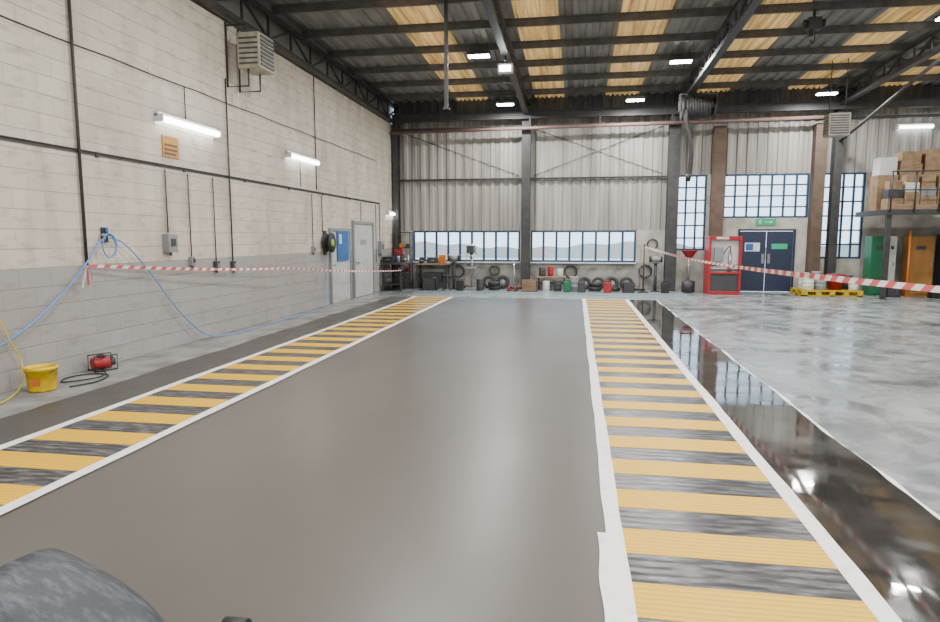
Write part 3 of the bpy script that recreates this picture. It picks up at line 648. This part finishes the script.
def jack(loc,rot):
    r=root('trolley_jack','red trolley jack with long steel handle on the floor','trolley jack',loc,rot)
    M().box(-.12,-.08,-.3,.3,.03,.13,RED).box(.08,.12,-.3,.3,.03,.13,RED).box(-.08,.08,-.1,.2,.05,.09,RED).obj('frame',r)
    for a in (-.14,.14):
        for b in (-.25,.25): M().cyl((a-.02,b,.035),(a+.02,b,.035),.035,BLK2,12).obj('wheel',r)
    M().tube([(0,.15,.1),(0,.3,.5),(0,.36,.95)],.018,CHROME,8).obj('handle',r); M().lathe([(.0001,.16),(.05,.16),(.05,.12),(.02,.08)],(0,-.22,0),'z',DGR,14).obj('lift_saddle',r)
jack((-1.98,20.6,.004),0)
def stool(loc,h,label):
    r=root('workshop_stool',label,'stool',loc)
    M().lathe([(.0001,h),(.15,h),(.16,h-.02),(.15,h-.05),(.0001,h-.05)],(0,0,0),'z',BLK2,20).obj('seat',r)
    for k in range(4):
        a=TAU*(k+.5)/4; M().cyl((.1*math.cos(a),.1*math.sin(a),h-.05),(.17*math.cos(a),.17*math.sin(a),0),.012,STEEL,8).obj('leg',r)
stool((-4.1,20.3,.004),.5,'low black workshop stool on the floor')
# wall-hung hose coils, jerry cans, floor brushes
def coil(x,z,R,mt,label):
    m=M(); m.tube([((R+.012*math.sin(k*1.7))*math.cos(k*.35),-.03-.0009*k,(R+.012*math.sin(k*1.7))*math.sin(k*.35)) for k in range(64)],.016,mt,6)
    m.cyl((0,0,R-.01),(0,-.10,R-.01),.012,STEEL,6)
    tag(m.obj('hose_coil',loc=(x,D-.002,z)),label,'hose','hose coils on the end wall')
for x,z,R,mt,lb in ((-3.95,.58,.2,BLK2,'coiled black hose hung below the window'),(-3.05+.35,.62,.15,DGR,'small coiled dark hose hung below the window'),(-.15,.6,.2,BLK2,'coiled black hose hung below the window'),(2.25,.62,.2,BLK2,'coiled black hose hung on end wall'),(2.45,1.5,.16,DGR,'small coiled dark hose hung on end wall')): coil(x,z,R,mt,lb)
def jerry(x,y,mt,lb):
    r=root('jerry_can',lb,'jerry can',(x,y,.004),group='jerry cans on the floor')
    M().box(-.12,.12,-.07,.07,0,.33,mt).obj('can_body',r,bevel=.025)
    M().tube([(-.08,0,.32),(-.08,0,.38),(.04,0,.38),(.04,0,.32)],.012,mt,6).obj('handle',r); M().cyl((.09,0,.32),(.09,0,.37),.025,BLK2,12).obj('cap',r)
for x,y,mt,lb in ((-3.7,20.45,BLK2,'black plastic jerry can on the floor'),(.2,20.35,DGR,'dark plastic jerry can on the floor'),(-.25,20.4,GREEN,'green plastic jerry can on the floor'),(1.0,20.35,RED,'red plastic jerry can on the floor'),(2.75,20.5,BLK2,'black plastic jerry can beside steel column')): jerry(x,y,mt,lb)
def broom(x,lb):
    r=root('floor_brush',lb,'brush',(x,D-.35,.004),group='brushes leaning on the end wall')
    M().box(-.18,.18,-.035,.035,.07,.11,WOOD).obj('brush_head',r); M().box(-.17,.17,-.03,.03,0,.07,BLK2).obj('bristles',r); M().cyl((0,0,.1),(.05,.325,1.35),.012,WOOD,8).obj('handle',r)
broom(-1.68,'timber floor brush leaning by steel column'); broom(-3.7,'timber floor brush leaning below window'); broom(2.05,'timber floor brush leaning on end wall')
# ---------------------------------------------------------------- red cabinet
r=root('red_machine_cabinet','narrow red framed workshop cabinet with pale grey panel','cabinet',(3.95,20.2,.004))
M().box(0,.94,0,.7,0,.10,RED).box(0,.07,0,.7,.10,1.75,RED).box(.87,.94,0,.7,.10,1.75,RED).box(.07,.87,0,.7,1.64,1.75,RED).box(.07,.87,0,.7,.62,.68,RED).obj('frame',r,bevel=.01)
M().box(.07,.87,.05,.10,.10,.62,DGR).obj('lower_panel',r,bevel=.004)
M().box(.07,.87,.15,.2,.68,1.64,WPL).obj('back_board',r)
for k in range(2): M().box(.07,.87,.1,.145,.72+k*.14,.76+k*.14,DGR).obj('cross_rail',r)
M().box(.16,.42,.0,.145,1.0,1.42,GRY).obj('control_box',r)
M().cyl((.62,.09,.68),(.62,.09,1.3),.045,CHROME,14).obj('filter_cylinder',r)
M().tube(smoothpath([(.62,.07,1.3),(.6,.0,1.45),(.48,-.02,1.35),(.42,.03,1.2)]),.015,BLK2,8).obj('hose',r)
M().box(.2,.55,-.01,.0,1.66,1.73,WPL).obj('label_plate',r)
# ---------------------------------------------------------------- pallet with tubs
r=root('yellow_pallet','dull yellow plastic pallet on floor loaded with tubs','pallet',(6.6,20.10,.004))
m=M()
for k in range(7): m.box(0,1.65,k*.16,k*.16+.11,.13,.17,PALY)
m.obj('deck_boards',r)
m=M().box(0,1.65,.46,.61,0,.03,PALY).box(0,1.65,0,.12,0,.03,PALY)
for a in (0,.75,1.5): m.box(a,a+.15,0,1.07,.0,.03,PALY)
for a in (0,.375,.75,1.125,1.5):
    for b in (0,.46,.92): m.box(a,a+.15,b,b+.15,0.03,.13,PALY)
m.obj('block_feet',r)
for (x,y,rr,hh,mt,lb) in ((6.82,20.35,.16,.34,WPL,'white plastic tub with lid on yellow pallet'),(7.17,20.37,.16,.34,GRY,'grey plastic tub with lid on yellow pallet'),(7.2,20.8,.15,.5,GRY,'grey plastic drum on yellow pallet'),(6.84,20.8,.15,.46,WPL,'white plastic tub with lid on yellow pallet'),(8.05,20.75,.15,.40,DGR,'dark plastic drum on yellow pallet'),(8.07,20.35,.13,.3,WPL,'small white plastic tub on yellow pallet')):
    drum((x,y,.176),rr,hh,mt,lb,name='plastic_tub',cat='tub')
r=root('red_plastic_bin','red plastic bin with rags on yellow pallet','bin',(7.62,20.5,.176))
M().lathe([(.0001,0),(.18,0),(.24,.42),(.26,.42),(.26,.46),(.22,.46),(.17,.03)],(0,0,0),'z',RED,22).obj('body',r); M().ball((0,0,.42),.20,DGR,(1,1,.4)).obj('rag_contents',r)
r=root('fire_extinguisher','red fire extinguisher standing by blue doors','fire extinguisher',(6.98,21.35,.001))
M().lathe([(.0001,0),(.08,0),(.085,.02),(.085,.42),(.05,.5),(.025,.52)],(0,0,0),'z',RED,18).obj('cylinder',r)
M().box(-.02,.02,-.06,.03,.52,.57,BLK2).obj('valve_handle',r); M().tube(smoothpath([(0,.02,.54),(.1,.0,.5),(.11,0,.3),(.1,0,.15)]),.012,BLK2,6).obj('hose',r)
r=root('oil_drainer','red waste oil funnel on pole stand','oil drainer',(3.5,20.9,.004))
M().lathe([(.0001,0),(.2,0),(.2,.35),(.0001,.4)],(0,0,0),'z',DGR,20).obj('tank',r); M().cyl((0,0,.38),(0,0,1.1),.03,CHROME,10).obj('pole',r); M().lathe([(.03,1.05),(.1,1.1),(.24,1.3),(.26,1.32),(.23,1.3),(.05,1.08)],(0,0,0),'z',RED,20).obj('funnel',r)

# ---------------------------------------------------------------- mezzanine
r=root('mezzanine_platform','dark steel mezzanine platform with handrail','mezzanine',(8.45,19.4,0))
M().box(0,5.5,0,2.0,2.44,2.48,WOOD).obj('deck',r); M().box(-.05,5.5,-.05,0,2.33,2.48,STEEL).box(-.05,0,0,2.0,2.33,2.48,STEEL).obj('edge_beam',r)
M().box(0,5.5,-.04,-.01,2.48,2.62,WOOD).obj('toe_board',r)
for x in (.05,1.95,4.2): M().box(x-.06,x+.06,.02,.14,0.0,2.44,STEEL).obj('support_post',r)
for x in (0,.6,1.2,1.8,2.7,3.6,4.8): M().cyl((x+.02,-.06,2.4),(x+.02,-.06,3.5),.022,STEEL,8).obj('handrail_post',r)
for z in (3.0,3.5): M().cyl((0,-.06,z),(5.5,-.06,z),.02,STEEL,8).obj('handrail',r)
def carton(loc,w,d,h,mt=CARD,label='brown cardboard box stored on mezzanine deck'):
    r=root('cardboard_box',label,'box',loc,0,group='boxes on the mezzanine')
    M().box(-w/2,w/2,-d/2,d/2,0,h,mt).obj('carton',r,bevel=.004); M().box(-w/2,w/2,-.03,.03,h,h+.003,WOOD).obj('packing_tape',r)
CB='brown cardboard box stored on mezzanine deck'
for (x,y,z,w,d,h,mt,lb) in ((8.68,19.75,2.482,.40,.4,.30,CARD,CB),(8.68,19.76,2.786,.36,.36,.25,DGR,'dark storage box stacked on carton'),(8.69,19.76,3.04,.32,.3,.24,CARD,'brown cardboard box stacked on dark box'),(9.09,19.75,2.482,.38,.4,.48,CARD,CB),(9.09,19.75,2.966,.34,.36,.25,WPL,'pale storage box stacked on carton'),(9.10,19.75,3.22,.30,.3,.22,CARD,'small brown box stacked on pale box'),(9.50,19.75,2.482,.40,.4,.36,CARD,CB),(9.50,19.75,2.846,.38,.36,.22,GRY,'grey storage box stacked on carton'),(9.50,19.75,3.07,.34,.3,.36,CARD,'brown cardboard box stacked on grey box'),(9.93,19.75,2.482,.42,.4,.55,CARD,CB),(9.93,19.75,3.036,.40,.36,.42,WOOD,'timber box stacked on carton'),(10.38,19.75,2.482,.44,.4,.4,DGR,'dark storage box on mezzanine deck'),(10.38,19.75,2.886,.42,.36,.6,CARD,'brown cardboard box stacked on dark box'),(11.0,19.75,2.482,.6,.4,.9,CARD,CB),
   (8.75,20.5,2.482,.54,.5,1.0,CARD,'large brown cardboard carton on mezzanine deck'),(8.75,20.5,3.486,.46,.45,.5,WPL,'pale storage box stacked on carton'),(9.34,20.5,2.482,.56,.5,1.3,WOOD,'large timber crate box on mezzanine deck'),(9.34,20.5,3.786,.5,.45,.35,CARD,'brown cardboard box stacked on timber box'),(9.95,20.5,2.482,.56,.5,1.1,CARD,'large brown cardboard carton on mezzanine deck'),(9.95,20.5,3.586,.5,.45,.6,CARD,'brown cardboard box stacked on carton'),(10.6,20.5,2.482,.62,.5,1.5,CARD,'large brown cardboard carton on mezzanine deck')):
    carton((x,y,z),w,d,h,mt,lb)
def locker(loc,w,d,h,mt,label,n=1):
    r=root('storage_locker',label,'locker',loc)
    M().box(0,w,.02,d,0,h,mt).obj('carcass',r,bevel=.006)
    for k in range(n):
        a=w*k/n; q=M().box(a+.01,a+w/n-.01,0,.018,.06,h-.03,mt).obj('door',r,bevel=.004)
        M().box(a+w/n-.09,a+w/n-.06,-.02,0,h*.5,h*.5+.12,CHROME).obj('handle',q)
        M().box(a+w/n*.2,a+w/n*.6,-.004,0,h*.78,h*.84,DGR).obj('vent_slot',q)
locker((8.60,20.6,0),.50,.5,1.75,GREEN,'tall green steel cabinet below mezzanine')
locker((9.12,20.7,0),.2,.4,1.75,WPL,'narrow white upright cabinet below mezzanine')
locker((9.62,20.5,0),.62,.5,1.75,ORLK,'tall orange-brown timber locker below mezzanine',1)
locker((10.5,20.5,0),.9,.5,1.8,DGR,'dark steel locker below mezzanine',2)
crate((9.05,20.25,0.001),.36,.3,.3,DGR,'dark slatted crate on the floor below mezzanine')
case((10.15,20.1,.001),.3,.3,.35,BLK2,'black tool case on the floor below mezzanine')
m=M().cyl((0,0,0),(0,0,1.9),.03,ORNG,10).box(-.1,.1,-.1,.1,0,.01,ORNG)
tag(m.obj('upright_post',loc=(9.38,20.1,.001)),'thin orange upright post on the floor','post')
fluo((9.95,D+.013,5.0),1.0,'glowing fluorescent batten light high on end wall',axis='x')

# ---------------------------------------------------------------- foreground machine cover
r=root('floor_machine','low floor machine with scuffed dusty black-grey plastic hood','floor machine',(-1.76,1.80,.004))
m=M(); n=48; rows=18
rx,ry,H=.41,.32,.565
def sup(c,e): return math.copysign(abs(c)**e,c)
ringi=[]
for i in range(rows+1):
    ph=math.pi/2*i/rows
    cz=sup(math.sin(ph),.72)*H; rr=sup(math.cos(ph),.60)
    ringi.append(len(m.v))
    for j in range(n):
        t=TAU*j/n; x=rx*rr*sup(math.cos(t),.72); yv=ry*rr*sup(math.sin(t),.72)
        z=cz*(1-.38*max(0,x/rx+.30)-.55*max(0,-x/rx-.36)+.012*math.sin(x*17)*math.sin(yv*13))
        m.v.append(Vector((x,yv,z+.03)))
for i in range(rows):
    for j in range(n):
        A=ringi[i];B=ringi[i+1]; m.face((A+j,A+(j+1)%n,B+(j+1)%n,B+j),SCUFF,True)
m.obj('hood',r)
M().box(-.38,.38,-.28,.28,0.0,.05,BLK2).obj('skirt',r,bevel=.02)
M().box(.28,.44,.24,.52,.04,.06,STEEL).obj('castor_arm',r)
M().cyl((.32,.54,.05),(.42,.54,.05),.05,BLK2,16).obj('castor_wheel',r)

# ---------------------------------------------------------------- outside
m=M().box(-40,60,D+.35,80,-.4,-.1,YARD); tag(m.obj('yard_ground'),'pale concrete yard outside the windows','ground')
random.seed(9)
m=M(); xs=[-40+i*.7 for i in range(140)]
hs=[1.15+.25*math.sin(x*.31)+.12*math.sin(x*1.7) for x in xs]
for i in range(len(xs)-1): m.quad((xs[i],0,0),(xs[i+1],0,0),(xs[i+1],.4,hs[i+1]),(xs[i],.4,hs[i]),HEDGE,True)
tag(m.obj('hedge_row',loc=(0,58,-.1)),'low pale green and russet hedge beyond the yard','hedge')

# ---------------------------------------------------------------- world
w=bpy.data.worlds.new('overcast'); sc.world=w; w.use_nodes=True; nt=w.node_tree
bg=nt.nodes['Background']; bg.inputs[0].default_value=(.72,.86,1,1); bg.inputs[1].default_value=3.6
# ---------------------------------------------------------------- camera
f=640.0
th=math.atan(73/f); ps=math.atan(106*math.cos(th)/f)
Fv=Vector((-math.sin(ps)*math.cos(th),math.cos(ps)*math.cos(th),-math.sin(th)))
Rv=Vector((math.cos(ps),math.sin(ps),0)); Uv=Rv.cross(Fv)
cd=bpy.data.cameras.new('camera'); cam=bpy.data.objects.new('camera',cd); COL.objects.link(cam)
cd.sensor_width=36; cd.lens=36*f/940; cd.clip_start=.05
cam.matrix_world=Matrix((( Rv.x,Uv.x,-Fv.x,0),(Rv.y,Uv.y,-Fv.y,0),(Rv.z,Uv.z,-Fv.z,1.7),(0,0,0,1)))
sc.camera=cam
